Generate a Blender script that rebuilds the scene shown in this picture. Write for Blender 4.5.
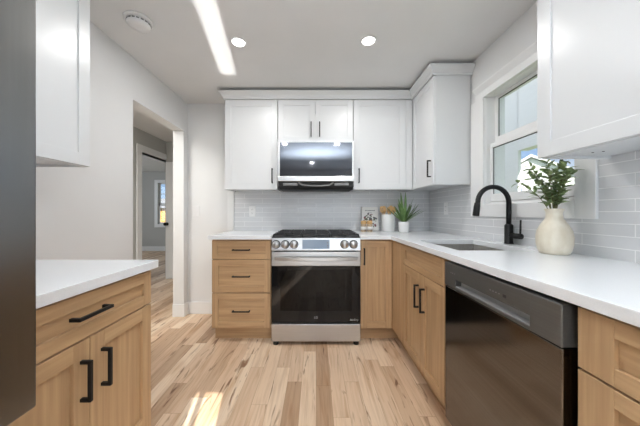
import bpy, bmesh, math, random
from mathutils import Vector, Matrix
for o in list(bpy.data.objects): bpy.data.objects.remove(o, do_unlink=True)
random.seed(7)
C = bpy.context.scene.collection
PI = math.pi

# ------------------------------------------------------------------ camera
cam_d = bpy.data.cameras.new('camera'); cam = bpy.data.objects.new('camera', cam_d); C.objects.link(cam)
cam.location = (0, 0, 1.127); cam.rotation_euler = (PI/2, 0, 0)
cam_d.sensor_width = 36; cam_d.lens = 36*252/640; cam_d.shift_x = 4/640; cam_d.shift_y = 0
cam_d.clip_start = .02; cam_d.clip_end = 300
bpy.context.scene.camera = cam
vs = bpy.context.scene.view_settings
vs.view_transform = 'Standard'; vs.look = 'None'; vs.gamma = 1; vs.exposure = 0.0
vs.use_curve_mapping = False

# ------------------------------------------------------------------ sky, sun, large lights
w = bpy.data.worlds.new('sky'); bpy.context.scene.world = w; w.use_nodes = True
nt = w.node_tree; nt.nodes.clear()
out = nt.nodes.new('ShaderNodeOutputWorld'); bg = nt.nodes.new('ShaderNodeBackground')
sky = nt.nodes.new('ShaderNodeValToRGB'); sep = nt.nodes.new('ShaderNodeSeparateXYZ')
e = sky.color_ramp.elements; e[0].position = 0; e[0].color = (.42, .60, .86, 1); e[1].position = .75; e[1].color = (1.9, 1.95, 2.05, 1)
x = e.new(.22); x.color = (.36, .56, .90, 1)
tc = nt.nodes.new('ShaderNodeTexCoord'); mp = nt.nodes.new('ShaderNodeMapping'); mp.inputs['Scale'].default_value = (3, 3, 9)
cn = nt.nodes.new('ShaderNodeTexNoise'); cn.inputs['Scale'].default_value = 1.6; cn.inputs['Detail'].default_value = 6
cr = nt.nodes.new('ShaderNodeValToRGB'); cr.color_ramp.elements[0].position = .48; cr.color_ramp.elements[1].position = .75
mx = nt.nodes.new('ShaderNodeMix'); mx.data_type = 'RGBA'; mx.inputs[7].default_value = (.95, .97, 1, 1)
nt.links.new(tc.outputs['Generated'], sep.inputs[0]); nt.links.new(sep.outputs[2], sky.inputs[0]); nt.links.new(tc.outputs['Generated'], mp.inputs[0]); nt.links.new(mp.outputs[0], cn.inputs[0]); nt.links.new(cn.outputs[0], cr.inputs[0])
nt.links.new(cr.outputs[0], mx.inputs[0]); nt.links.new(sky.outputs[0], mx.inputs[6]); nt.links.new(mx.outputs[2], bg.inputs[0])
bg.inputs[1].default_value = 1.0
nt.links.new(bg.outputs[0], out.inputs[0])

def area(name, loc, rot, sx, sy, power, col=(1, 1, 1), spread=PI):
    l = bpy.data.lights.new(name, 'AREA'); l.shape = 'RECTANGLE'; l.size = sx; l.size_y = sy; l.energy = power; l.color = col; l.spread = spread
    o = bpy.data.objects.new(name, l); C.objects.link(o); o.location = loc; o.rotation_euler = rot
    return o
sl = bpy.data.lights.new('sun', 'SUN'); sl.energy = 11; sl.angle = math.radians(.25); sl.color = (1, .95, .88)
so = bpy.data.objects.new('sun', sl); C.objects.link(so)
so.rotation_euler = Vector((-.2, 1, -.526)).to_track_quat('-Z', 'Y').to_euler()
# added fill lamps behind the camera: one faces forward, one up at the ceiling
area('rear_fill', (.35, -2.05, 1.13), (math.radians(97), 0, 0), 1.8, 1.7, 24, (.82, .91, 1))
area('bounce_fill', (-.1, -.35, 1.6), (math.radians(165), 0, 0), 1.4, .7, 52, (.86, .935, 1), math.radians(105))
# unseen fill lamps added to brighten the hallway and far room
area('far_room_fill', (-6.3, 4.5, 1.5), (0, math.radians(-90), 0), 1.4, 2.4, 45, (.8, .9, 1))
area('hall_fill', (-2.07, 1.45, 2.33), (0, 0, 0), .6, 1.2, 34, (1, .98, .94))
# added narrow-beam lamp imitating a streak of reflected sun on the ceiling
area('sun_glint_lamp', (-.70, 1.80, 1.5), (PI, 0, math.radians(9.6)), .13, .86, .3, (1, .98, .94), math.radians(3))

# ------------------------------------------------------------------ materials
def mat(name, col=(.8, .8, .8), rough=.5, metal=0, spec=.5, **k):
    m = bpy.data.materials.new(name); m.use_nodes = True
    b = m.node_tree.nodes['Principled BSDF']
    b.inputs['Base Color'].default_value = (*col, 1); b.inputs['Roughness'].default_value = rough
    b.inputs['Metallic'].default_value = metal; b.inputs['Specular IOR Level'].default_value = spec
    for a, v in k.items(): b.inputs[a.replace('_', ' ')].default_value = v
    return m
def nodes(m):
    return m.node_tree.nodes, m.node_tree.links, m.node_tree.nodes['Principled BSDF']
def pos_map(m, scale, swiz=None):
    N, L, b = nodes(m); g = N.new('ShaderNodeNewGeometry'); mp = N.new('ShaderNodeMapping'); mp.inputs['Scale'].default_value = scale
    src = g.outputs['Position']
    if swiz:
        s = N.new('ShaderNodeSeparateXYZ'); c = N.new('ShaderNodeCombineXYZ'); L.new(src, s.inputs[0])
        for i, ax in enumerate(swiz):
            if ax is not None: L.new(s.outputs[ax], c.inputs[i])
        src = c.outputs[0]
    L.new(src, mp.inputs[0]); return mp.outputs[0]
def add_noise(m, scale, vec_scale, c0, c1, p0=.3, p1=.7, detail=4, bump=0):
    N, L, b = nodes(m); v = pos_map(m, vec_scale)
    n = N.new('ShaderNodeTexNoise'); n.inputs['Scale'].default_value = scale; n.inputs['Detail'].default_value = detail
    L.new(v, n.inputs[0]); r = N.new('ShaderNodeValToRGB')
    r.color_ramp.elements[0].position = p0; r.color_ramp.elements[0].color = (*c0, 1)
    r.color_ramp.elements[1].position = p1; r.color_ramp.elements[1].color = (*c1, 1)
    L.new(n.outputs[0], r.inputs[0]); L.new(r.outputs[0], b.inputs['Base Color'])
    if bump:
        bp = N.new('ShaderNodeBump'); bp.inputs['Strength'].default_value = bump; bp.inputs['Distance'].default_value = .002
        L.new(n.outputs[0], bp.inputs['Height']); L.new(bp.outputs[0], b.inputs['Normal'])
    return m
def noisy(name, c0, c1, scale, vs_, rough=.5, metal=0, bump=0, **k):
    return add_noise(mat(name, c0, rough, metal, **k), scale, vs_, c0, c1, bump=bump)

M = {}
M['wall'] = noisy('wall_paint', (.77, .775, .775), (.80, .805, .805), 2, (1, 1, 1), .6)
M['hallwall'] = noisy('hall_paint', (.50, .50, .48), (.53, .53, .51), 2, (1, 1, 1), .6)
M['ceil'] = noisy('ceiling_paint', (.77, .775, .775), (.80, .80, .80), 3, (1, 1, 1), .7)
M['trim'] = noisy('white_trim', (.84, .845, .845), (.87, .875, .875), 2, (1, 1, 1), .35)
M['white'] = noisy('white_lacquer', (.71, .725, .735), (.74, .755, .765), 1.5, (1, 1, 1), .32)
M['quartz'] = noisy('white_quartz', (.85, .875, .90), (.89, .91, .935), 260, (1, 1, 1), .16)
WA, WB = (.42, .26, .135), (.57, .375, .205)
M['wood_v'] = noisy('oak_vertical', WA, WB, 1, (55, 55, 2.2), .42, bump=.15)
M['wood_x'] = noisy('oak_along_x', WA, WB, 1, (2.2, 55, 55), .42, bump=.15)
M['wood_y'] = noisy('oak_along_y', WA, WB, 1, (55, 2.2, 55), .42, bump=.15)
M['black'] = noisy('black_powder_coat', (.006, .006, .007), (.010, .010, .010), 60, (1, 1, 1), .42, spec=.3)
M['iron'] = noisy('cast_iron', (.012, .012, .013), (.03, .03, .032), 80, (1, 1, 1), .5)
M['steel'] = noisy('brushed_steel', (.50, .50, .505), (.58, .58, .585), 1, (2, 2, 300), .32, 1)
M['steel_x'] = noisy('brushed_steel_bright', (.60, .60, .60), (.68, .68, .68), 1, (2, 200, 200), .32, 1)
M['darksteel'] = noisy('dark_stainless', (.15, .137, .125), (.18, .167, .155), 1, (200, 1.5, 200), .13, 1)
M['bandsteel'] = noisy('dark_stainless_band', (.125, .122, .115), (.145, .142, .135), 1, (200, 1.5, 200), .38, .55)
M['fridge'] = noisy('fridge_steel', (.255, .255, .25), (.285, .285, .28), 1, (60, 60, 1), .27, 1)
M['sinksteel'] = noisy('sink_steel', (.34, .325, .30), (.40, .385, .36), 1, (60, 60, 60), .4, .45)
M['blackglass'] = noisy('black_glass', (.006, .006, .007), (.009, .009, .01), 3, (1, 1, 1), .04, IOR=1.4)
M['microglass'] = noisy('mirror_dark_glass', (.12, .13, .15), (.135, .145, .165), 3, (1, 1, 1), .05, 1)
M['plastic'] = noisy('white_plastic', (.80, .80, .80), (.84, .84, .84), 5, (1, 1, 1), .35)
M['dark'] = noisy('dark_recess', (.01, .01, .01), (.018, .018, .018), 8, (1, 1, 1), .6)
M['greyplastic'] = noisy('grey_plastic', (.14, .14, .14), (.2, .2, .2), 8, (1, 1, 1), .4)
M['pocket'] = noisy('pocket_grey', (.34, .34, .34), (.4, .4, .4), 8, (1, 1, 1), .35)
M['ceramic'] = noisy('white_ceramic', (.80, .80, .79), (.84, .84, .83), 9, (1, 1, 1), .2)
M['cream'] = noisy('cream_crackle', (.66, .59, .46), (.80, .74, .62), 26, (1, 1, .5), .3, bump=.2)
M['leaf'] = noisy('leaf_green', (.055, .13, .03), (.15, .25, .07), 30, (1, 1, 1), .4)
M['leaf2'] = noisy('olive_leaf', (.08, .145, .05), (.30, .38, .16), 26, (1, 1, 1), .42)
M['stem'] = noisy('stem_green', (.12, .12, .05), (.18, .17, .08), 40, (1, 1, 1), .6)
M['bamboo'] = noisy('bamboo', (.60, .34, .13), (.74, .48, .22), 1, (80, 80, 6), .5)
M['jarcontent'] = noisy('dried_grains', (.20, .10, .05), (.75, .62, .45), 220, (1, 1, 1), .6)
M['paper'] = noisy('paper', (.78, .77, .74), (.84, .83, .80), 20, (1, 1, 1), .6)
M['ink'] = noisy('ink_grey', (.10, .10, .11), (.16, .16, .17), 50, (1, 1, 1), .6)
M['berry'] = noisy('berry_print', (.12, .02, .03), (.28, .07, .07), 120, (1, 1, 1), .6)
M['leafprint'] = noisy('leaf_print', (.08, .10, .05), (.18, .2, .10), 120, (1, 1, 1), .6)
M['siding'] = noisy('white_siding', (.80, .80, .79), (.86, .86, .85), 1, (1, 1, 40), .6)
M['roof'] = noisy('grey_shingle', (.12, .12, .13), (.2, .2, .21), 20, (1, 1, 1), .8)
M['grass'] = noisy('lawn', (.06, .10, .03), (.14, .18, .06), 14, (1, 1, 1), .9)
M['autumn'] = noisy('autumn_leaves', (.45, .16, .04), (.6, .35, .12), 9, (1, 1, 1), .8)
M['bark'] = noisy('bark', (.10, .07, .05), (.2, .15, .11), 9, (1, 1, 4), .9)
M['screen'] = noisy('blue_screen_glass', (.16, .22, .30), (.20, .26, .34), 6, (1, 1, 1), .12)
M['iceblue'] = noisy('logo_grey', (.42, .42, .42), (.5, .5, .5), 6, (1, 1, 1), .4)

def emis(name, col, st):
    m = mat(name, col, .4); b = m.node_tree.nodes['Principled BSDF']
    b.inputs['Emission Color'].default_value = (*col, 1); b.inputs['Emission Strength'].default_value = st
    return m
M['lens'] = emis('lamp_lens', (1, .98, .94), 5)

def thin_glass(name, tint, refl):
    m = bpy.data.materials.new(name); m.use_nodes = True; N = m.node_tree.nodes; L = m.node_tree.links; N.clear()
    o = N.new('ShaderNodeOutputMaterial'); mixs = N.new('ShaderNodeMixShader'); t = N.new('ShaderNodeBsdfTransparent'); g = N.new('ShaderNodeBsdfGlossy')
    f = N.new('ShaderNodeFresnel'); ge = N.new('ShaderNodeNewGeometry'); mr = N.new('ShaderNodeMapRange')
    mr.inputs[3].default_value = refl; mr.inputs[4].default_value = 1/refl; L.new(ge.outputs['Backfacing'], mr.inputs[0]); L.new(mr.outputs[0], f.inputs[0])
    t.inputs[0].default_value = (*tint, 1); g.inputs['Roughness'].default_value = .02
    L.new(f.outputs[0], mixs.inputs[0]); L.new(t.outputs[0], mixs.inputs[1]); L.new(g.outputs[0], mixs.inputs[2]); L.new(mixs.outputs[0], o.inputs[0])
    return m
M['glass'] = thin_glass('window_glass', (.97, .985, .98), 1.45)
M['ovenglass'] = thin_glass('oven_glass', (.09, .09, .083), 1.4)

def tile_mat(name, swiz):
    m = mat(name, (.6, .6, .6), .14); N, L, b = nodes(m)
    v = pos_map(m, (1, 1, 1), swiz)
    t = N.new('ShaderNodeTexBrick'); t.inputs['Scale'].default_value = 1
    t.inputs['Color1'].default_value = (.68, .69, .705, 1); t.inputs['Color2'].default_value = (.72, .73, .745, 1)
    t.inputs['Mortar'].default_value = (.93, .935, .94, 1); t.inputs['Mortar Size'].default_value = .0019; t.inputs['Mortar Smooth'].default_value = .1
    t.inputs['Brick Width'].default_value = .40; t.inputs['Row Height'].default_value = .0515; t.offset = .5
    L.new(v, t.inputs['Vector']); L.new(t.outputs['Color'], b.inputs['Base Color'])
    bp = N.new('ShaderNodeBump'); bp.inputs['Strength'].default_value = .5; bp.inputs['Distance'].default_value = .001; bp.invert = True
    n = N.new('ShaderNodeTexNoise'); n.inputs['Scale'].default_value = 14
    ad = N.new('ShaderNodeMath'); ad.operation = 'MULTIPLY_ADD'; ad.inputs[1].default_value = .35
    L.new(v, n.inputs[0]); L.new(n.outputs[0], ad.inputs[0]); L.new(t.outputs['Fac'], ad.inputs[2])
    L.new(ad.outputs[0], bp.inputs['Height']); L.new(bp.outputs[0], b.inputs['Normal'])
    return m
M['tile_back'] = tile_mat('tile_back_wall', (0, 2, None))
M['tile_right'] = tile_mat('tile_right_wall', (1, 2, None))

def floor_mat():
    m = mat('plank_floor', (.6, .45, .3), .42); N, L, b = nodes(m)
    g = N.new('ShaderNodeNewGeometry'); s = N.new('ShaderNodeSeparateXYZ'); L.new(g.outputs['Position'], s.inputs[0])
    def mth(op, a, b_=None, c=None):
        n = N.new('ShaderNodeMath'); n.operation = op
        for i, x in enumerate((a, b_, c)):
            if x is None: continue
            if isinstance(x, (int, float)): n.inputs[i].default_value = x
            else: L.new(x, n.inputs[i])
        return n.outputs[0]
    W = .095
    xs = mth('DIVIDE', s.outputs[0], W); row = mth('FLOOR', xs)
    wn = N.new('ShaderNodeTexWhiteNoise'); wn.noise_dimensions = '1D'; L.new(row, wn.inputs['W'])
    ys = mth('DIVIDE', s.outputs[1], mth('MULTIPLY_ADD', wn.outputs['Value'], .5, .65))
    yy = mth('MULTIPLY_ADD', wn.outputs['Value'], 7.3, ys); idx = mth('FLOOR', yy)
    cv = N.new('ShaderNodeCombineXYZ'); L.new(row, cv.inputs[0]); L.new(idx, cv.inputs[1])
    w2 = N.new('ShaderNodeTexWhiteNoise'); w2.noise_dimensions = '2D'; L.new(cv.outputs[0], w2.inputs['Vector'])
    r = N.new('ShaderNodeValToRGB'); e = r.color_ramp.elements
    e[0].position = 0; e[0].color = (.46, .295, .18, 1); e[1].position = 1; e[1].color = (.85, .69, .52, 1)
    for p, c in ((.25, (.66, .465, .31)), (.55, (.76, .565, .395)), (.8, (.80, .62, .45))):
        x = e.new(p); x.color = (*c, 1)
    L.new(w2.outputs['Value'], r.inputs[0])
    # grain, shifted plank by plank
    off = N.new('ShaderNodeVectorMath'); off.operation = 'MULTIPLY_ADD'
    L.new(w2.outputs['Color'], off.inputs[0]); off.inputs[1].default_value = (9, 9, 9); L.new(g.outputs['Position'], off.inputs[2])
    def tex(scale, vsc, det=5, dist=0):
        mp = N.new('ShaderNodeMapping'); mp.inputs['Scale'].default_value = vsc; L.new(off.outputs[0], mp.inputs[0])
        n = N.new('ShaderNodeTexNoise'); n.inputs['Scale'].default_value = scale; n.inputs['Detail'].default_value = det; n.inputs['Distortion'].default_value = dist
        L.new(mp.outputs[0], n.inputs[0]); return n.outputs[0]
    def mixc(fac, a, colb, mode='MULTIPLY'):
        n = N.new('ShaderNodeMix'); n.data_type = 'RGBA'; n.blend_type = mode
        if isinstance(fac, (int, float)): n.inputs[0].default_value = fac
        else: L.new(fac, n.inputs[0])
        L.new(a, n.inputs[6])
        if isinstance(colb, tuple): n.inputs[7].default_value = (*colb, 1)
        else: L.new(colb, n.inputs[7])
        return n.outputs[2]
    def ramp(v, p0, p1):
        n = N.new('ShaderNodeMapRange'); n.inputs[1].default_value = p0; n.inputs[2].default_value = p1; L.new(v, n.inputs[0]); return n.outputs[0]
    grain = tex(1, (70, 3, 1), 5, .3)
    c = mixc(ramp(grain, .45, .75), r.outputs[0], (.78, .72, .66))
    c = mixc(ramp(tex(1, (14, 1.6, 1), 3, .8), .54, .72), c, (.78, .66, .54))
    knots = tex(1, (22, 3.0, 1), 3, 1.0)
    c = mixc(ramp(knots, .605, .70), c, (.36, .25, .18))
    # seams
    fx = mth('ABSOLUTE', mth('SUBTRACT', mth('FRACT', xs), .5)); fy = mth('ABSOLUTE', mth('SUBTRACT', mth('FRACT', yy), .5))
    seam = mth('MAXIMUM', mth('GREATER_THAN', fx, .488), mth('GREATER_THAN', fy, .4985))
    c = mixc(mth('MULTIPLY', seam, .5), c, (.45, .33, .24))
    L.new(c, b.inputs['Base Color'])
    return m
M['floor'] = floor_mat()

# ------------------------------------------------------------------ mesh helpers
class MB:
    def __init__(self): self.bm = bmesh.new(); self.mats = []
    def mi(self, m):
        m = M[m] if isinstance(m, str) else m
        if m not in self.mats: self.mats.append(m)
        return self.mats.index(m)
    def _merge(self, b2, m, smooth=False, mtx=None):
        if mtx is not None: bmesh.ops.transform(b2, matrix=mtx, verts=b2.verts)
        i = self.mi(m)
        vm = {v: self.bm.verts.new(v.co) for v in b2.verts}
        for f in b2.faces:
            try: nf = self.bm.faces.new([vm[v] for v in f.verts])
            except ValueError: continue
            nf.material_index = i; nf.smooth = smooth
        b2.free(); return self
    def box(self, mn, mx, m, bev=0, mtx=None, seg=2):
        mn, mx = [min(a, b) for a, b in zip(mn, mx)], [max(a, b) for a, b in zip(mn, mx)]
        b = bmesh.new(); bmesh.ops.create_cube(b, size=1)
        for v in b.verts: v.co = Vector([(mn[k]+mx[k])/2 + v.co[k]*(mx[k]-mn[k]) for k in range(3)])
        if bev:
            bev = min(bev, .45*min(mx[k]-mn[k] for k in range(3)))
            bmesh.ops.bevel(b, geom=b.edges[:], offset=bev, segments=seg, profile=.5, affect='EDGES')
        return self._merge(b, m, False, mtx)
    def lathe(self, prof, c, m, n=32, axis='Z', smooth=True):
        b = bmesh.new(); rings = []
        for r, h in prof:
            rings.append([b.verts.new((max(r, 1e-5)*math.cos(2*PI*k/n), max(r, 1e-5)*math.sin(2*PI*k/n), h)) for k in range(n)])
        for a, d in zip(rings, rings[1:]):
            for k in range(n): b.faces.new((a[k], a[(k+1) % n], d[(k+1) % n], d[k]))
        if prof[0][0] > 1e-4: b.faces.new(rings[0][::-1])
        if prof[-1][0] > 1e-4: b.faces.new(rings[-1])
        R = {'Z': Matrix(), 'X': Matrix.Rotation(PI/2, 4, 'Y'), 'Y': Matrix.Rotation(PI/2, 4, 'X')}[axis]  # Y: up -> -Y
        self._merge(b, m, smooth, Matrix.Translation(c) @ R); return self
    def cyl(self, c, r, h, m, axis='Z', n=28, bev=.0):
        e = bev or min(r, h)*.06
        return self.lathe([(r-e, 0), (r, e), (r, h-e), (r-e, h)], c, m, n, axis, False if n < 12 else True)
    def tube(self, pts, r, m, n=12, caps=True):
        pts = [Vector(p) for p in pts]; rs = r if isinstance(r, (list, tuple)) else [r]*len(pts)
        b = bmesh.new(); rings = []; up = Vector((0, 0, 1)); prev = None
        for i, p in enumerate(pts):
            d = (pts[min(i+1, len(pts)-1)]-pts[max(i-1, 0)]).normalized()
            if prev is None: a = d.cross(up if abs(d.z) < .95 else Vector((0, 1, 0))).normalized()
            else: a = (prev - d*prev.dot(d)).normalized()
            prev = a; c = d.cross(a)
            rings.append([b.verts.new(p + rs[i]*(a*math.cos(2*PI*k/n)+c*math.sin(2*PI*k/n))) for k in range(n)])
        for a, d in zip(rings, rings[1:]):
            for k in range(n): b.faces.new((a[k], a[(k+1) % n], d[(k+1) % n], d[k]))
        if caps: b.faces.new(rings[0][::-1]); b.faces.new(rings[-1])
        self._merge(b, m, True); return self
    def prism(self, poly, vec, m, bev=0):
        b = bmesh.new(); vec = Vector(vec)
        lo = [b.verts.new(p) for p in poly]; hi = [b.verts.new(Vector(p)+vec) for p in poly]; n = len(poly)
        b.faces.new(lo[::-1]); b.faces.new(hi)
        for k in range(n): b.faces.new((lo[k], lo[(k+1) % n], hi[(k+1) % n], hi[k]))
        bmesh.ops.recalc_face_normals(b, faces=b.faces[:])
        if bev: bmesh.ops.bevel(b, geom=b.edges[:], offset=bev, segments=2, affect='EDGES')
        return self._merge(b, m)
    def build(self, name, parent=None, loc=None):
        me = bpy.data.meshes.new(name)
        o = bpy.data.objects.new(name, me); C.objects.link(o)
        org = Vector(loc) if loc else (Vector(parent['org']) if parent is not None and 'org' in parent else Vector((0, 0, 0)))
        bmesh.ops.translate(self.bm, verts=self.bm.verts, vec=-org)
        bmesh.ops.recalc_face_normals(self.bm, faces=self.bm.faces[:])
        self.bm.to_mesh(me); self.bm.free()
        for m in self.mats: me.materials.append(m)
        if parent is not None: o.parent = parent; ORG[o.name] = org
        else: o.location = org
        return o
ORG = {}
_build = MB.build
def build(self, name, parent=None, loc=None):
    if parent is not None:
        org = ORG[parent.name]; o = _build(self, name, None, org); o.location = (0, 0, 0); o.parent = parent; ORG[o.name] = org
        return o
    o = _build(self, name, None, loc); ORG[o.name] = Vector(loc) if loc else Vector((0, 0, 0))
    return o
MB.build = build
def tag(o, label, cat, group=None):
    o['label'] = label; o['category'] = cat
    if group: o['group'] = group
    return o
def thing(name, loc, label, cat, group=None):
    o = bpy.data.objects.new(name, None); C.objects.link(o); o.location = loc; o.empty_display_size = .1; ORG[o.name] = Vector(loc)
    return tag(o, label, cat, group)
def struct(name, mb):
    o = mb.build(name); o['kind'] = 'structure'; return o
def text(body, size, loc, rot, m, parent, name='lettering', ext=.0005, align='CENTER'):
    cu = bpy.data.curves.new(name, 'FONT'); cu.body = body; cu.size = size; cu.extrude = ext; cu.align_x = align; cu.align_y = 'CENTER'
    cu.materials.append(M[m]); o = bpy.data.objects.new(name, cu); C.objects.link(o); o.parent = parent
    o.location = Vector(loc)-ORG[parent.name]; o.rotation_euler = rot
    bpy.context.view_layer.update()
    me = bpy.data.meshes.new_from_object(o.evaluated_get(bpy.context.evaluated_depsgraph_get())); me.name = name
    n = bpy.data.objects.new(name, me); n.parent = parent; n.location = o.location; n.rotation_euler = rot
    bpy.data.objects.remove(o, do_unlink=True); C.objects.link(n); n.name = 'lettering'; return n

# orientation: B faces -Y (u = x), R faces -X (u = y), L faces +X (u = y); w = distance behind the face
def P(o, face, u, w, z):
    return {'B': (u, face+w, z), 'R': (face+w, u, z), 'L': (face-w, u, z)}[o]
def obox(mb, o, face, u0, u1, w0, w1, z0, z1, m, bev=0):
    return mb.box(P(o, face, u0, w0, z0), P(o, face, u1, w1, z1), m, bev)
def shaker(o, face, u0, u1, z0, z1, mats, st=.057, rb=None, t=.02, rec=.011, sv=None):
    mb = MB(); mv, mh, mpn = mats; rb = rb or st; hr = st; st = sv or st; rec = .0065 if mv == 'white' else rec
    obox(mb, o, face, u0, u0+st, 0, t, z0, z1, mv, .0015); obox(mb, o, face, u1-st, u1, 0, t, z0, z1, mv, .0015)
    obox(mb, o, face, u0+st, u1-st, 0, t, z1-hr, z1, mh, .0015); obox(mb, o, face, u0+st, u1-st, 0, t, z0, z0+rb, mh, .0015)
    obox(mb, o, face, u0+st-.004, u1-st+.004, rec, t-.002, z0+rb-.004, z1-hr+.004, mpn)
    return mb
def pull(o, face, uc, zc, ln, vert, parent, s=.0105, out=.032):
    mb = MB(); h = ln/2
    if vert:
        obox(mb, o, face, uc-s/2, uc+s/2, -out, -out+s, zc-h, zc+h, 'black', .0015)
        for z in (zc-h, zc+h-s): obox(mb, o, face, uc-s/2, uc+s/2, -out+s*.5, 0, z, z+s, 'black', .001)
    else:
        obox(mb, o, face, uc-h, uc+h, -out, -out+s, zc-s/2, zc+s/2, 'black', .0015)
        for u in (uc-h, uc+h-s): obox(mb, o, face, u, u+s, -out+s*.5, 0, zc-s/2, zc+s/2, 'black', .001)
    return mb.build('handle', parent)
WV = {'B': ('wood_v', 'wood_x', 'wood_v'), 'R': ('wood_v', 'wood_y', 'wood_v'), 'L': ('wood_v', 'wood_y', 'wood_v')}
WH = {'B': ('wood_v', 'wood_x', 'wood_x'), 'R': ('wood_v', 'wood_y', 'wood_y'), 'L': ('wood_v', 'wood_y', 'wood_y')}
WW = ('white', 'white', 'white')
def bez(p0, p1, p2, p3, n=8):
    p = [Vector(q) for q in (p0, p1, p2, p3)]
    return [(1-t)**3*p[0]+3*(1-t)**2*t*p[1]+3*(1-t)*t*t*p[2]+t**3*p[3] for t in (i/n for i in range(n+1))]

# ------------------------------------------------------------------ dimensions
XL, XR, YB, YR, ZC = -1.44, 1.275, 2.825, -2.2, 2.352
CT0, CT1 = .898, .93                 # worktop underside / top
HXL = -2.58                          # hall's far wall

# ------------------------------------------------------------------ room shell
struct('floor', MB().box((-6.6, YR-.1, -.05), (XR+.1, 7.6, 0), 'floor'))
struct('ceiling', MB().box((-6.6, YR-.1, ZC), (XR+.1, 7.6, ZC+.08), 'ceil'))
struct('wall_back', MB().box((XL-.0, YB, 0), (XR+.1, YB+.1, ZC), 'wall'))
mb = MB(); t = .116
O0, O1, OZ = 1.983, 2.743, 2.022
mb.box((XL-t, YR, 0), (XL, O0, ZC), 'wall').box((XL-t, O1, 0), (XL, YB+.1, ZC), 'wall').box((XL-t, O0, OZ), (XL, O1, ZC), 'wall')
struct('wall_left', mb)
# right wall with the sink window opening
W0, W1, WZ0, WZ1 = 1.224, 1.895, 1.19, 2.005
mb = MB()
mb.box((XR, YR, 0), (XR+.14, W0, ZC), 'wall').box((XR, W1, 0), (XR+.14, YB+.1, ZC), 'wall')
mb.box((XR, W0, 0), (XR+.14, W1, WZ0), 'wall').box((XR, W0, WZ1), (XR+.14, W1, ZC), 'wall')
struct('wall_right', mb)
# rear wall; unseen slot and mullion shaped to throw the sun patch on the floor
mb = MB(); SX0, SX1, SX2, SX3, SZ = .006, .030, .062, .192, 2.04
S0, S1 = SX0, SX3
mb.box((XL-.2, YR-.1, 0), (S0, YR, ZC), 'wall').box((S1, YR-.1, 0), (XR+.14, YR, ZC), 'wall')
mb.box((S0, YR-.1, 0), (S1, YR, .35), 'wall').box((S0, YR-.1, SZ), (S1, YR, ZC), 'wall').box((SX1, YR-.012, .35), (SX2, YR, SZ), 'trim')
struct('wall_rear', mb)
# hall and far room
mb = MB()
D0, D1 = 3.715, 4.48
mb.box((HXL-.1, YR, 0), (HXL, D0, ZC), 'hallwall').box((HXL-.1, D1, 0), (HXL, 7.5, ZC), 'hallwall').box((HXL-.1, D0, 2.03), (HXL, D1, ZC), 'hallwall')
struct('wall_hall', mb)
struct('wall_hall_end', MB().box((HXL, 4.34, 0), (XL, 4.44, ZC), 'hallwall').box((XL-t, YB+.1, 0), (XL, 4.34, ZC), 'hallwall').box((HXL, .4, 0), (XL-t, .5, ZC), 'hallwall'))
FW0, FW1, FZ0, FZ1 = -4.70, -3.8, .80, 2.02
mb = MB()
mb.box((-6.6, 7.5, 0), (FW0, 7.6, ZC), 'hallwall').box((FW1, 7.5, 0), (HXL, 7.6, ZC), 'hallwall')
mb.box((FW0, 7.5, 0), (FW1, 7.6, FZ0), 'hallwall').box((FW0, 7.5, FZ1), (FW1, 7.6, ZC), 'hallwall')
struct('wall_far_room', mb)
struct('wall_far_side', MB().box((-6.6, .4, 0), (-6.5, 7.5, ZC), 'hallwall').box((-6.6, .3, 0), (HXL-.1, .4, ZC), 'hallwall'))
mb = MB()
mb.box((FW0-.09, 7.47, FZ0-.1), (FW0, 7.5, FZ1+.09), 'trim').box((FW1, 7.47, FZ0-.1), (FW1+.09, 7.5, FZ1+.09), 'trim')
mb.box((FW0, 7.47, FZ1), (FW1, 7.5, FZ1+.09), 'trim').box((FW0, 7.45, FZ0-.1), (FW1, 7.5, FZ0), 'trim')
for a, b_, y in ((FZ0, 1.37, 7.52), (1.37, FZ1, 7.55)):
    mb.box((FW0, y, a), (FW0+.04, y+.03, b_), 'trim').box((FW1-.04, y, a), (FW1, y+.03, b_), 'trim').box((FW0, y, a), (FW1, y+.03, a+.05), 'trim').box((FW0, y, b_-.03), (FW1, y+.03, b_), 'trim')
for i in (1, 2, 3): mb.box((FW0+i*.23-.008, 7.56, 1.42), (FW0+i*.23+.008, 7.57, FZ1-.03), 'trim')
mb.box((FW0, 7.56, 1.69), (FW1, 7.57, 1.706), 'trim')
mb.box((FW0+.04, 7.565, FZ0+.05), (FW1-.04, 7.568, FZ1-.03), 'glass')
struct('window_2', mb)
# casing around far-room doorway, hall door
mb = MB()
mb.box((HXL, D0-.10, 0), (HXL+.018, D0, 2.13), 'trim', .003).box((HXL, D0, 2.03), (HXL+.018, 4.33, 2.13), 'trim', .003)
mb.box((HXL-.1, D0-.012, 0), (HXL, D0, 2.03), 'trim').box((HXL-.1, D0, 2.03), (HXL, D1, 2.045), 'trim')
struct('trim_1', mb)
mb = MB()
mb.box((HXL+.012, 4.30, .005), (-1.62, 4.338, 2.0), 'trim', .003)
for a, b_ in ((.2, .85), (1.0, 1.85)):
    for c in (HXL+.13, HXL+.53):
        mb.box((c, 4.296, a), (c+.3, 4.302, b_), 'trim', .003)
struct('door_1', mb)
d = bpy.data.objects['door_1']
MB().cyl((HXL+.04, 4.296, .94), .028, .012, 'black', 'Y').lathe([(.01, 0), (.01, .03), (.026, .035), (.028, .055), (.015, .066)], (HXL+.04, 4.29, .94), 'black', 20, 'Y').build('door_knob', d)
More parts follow.
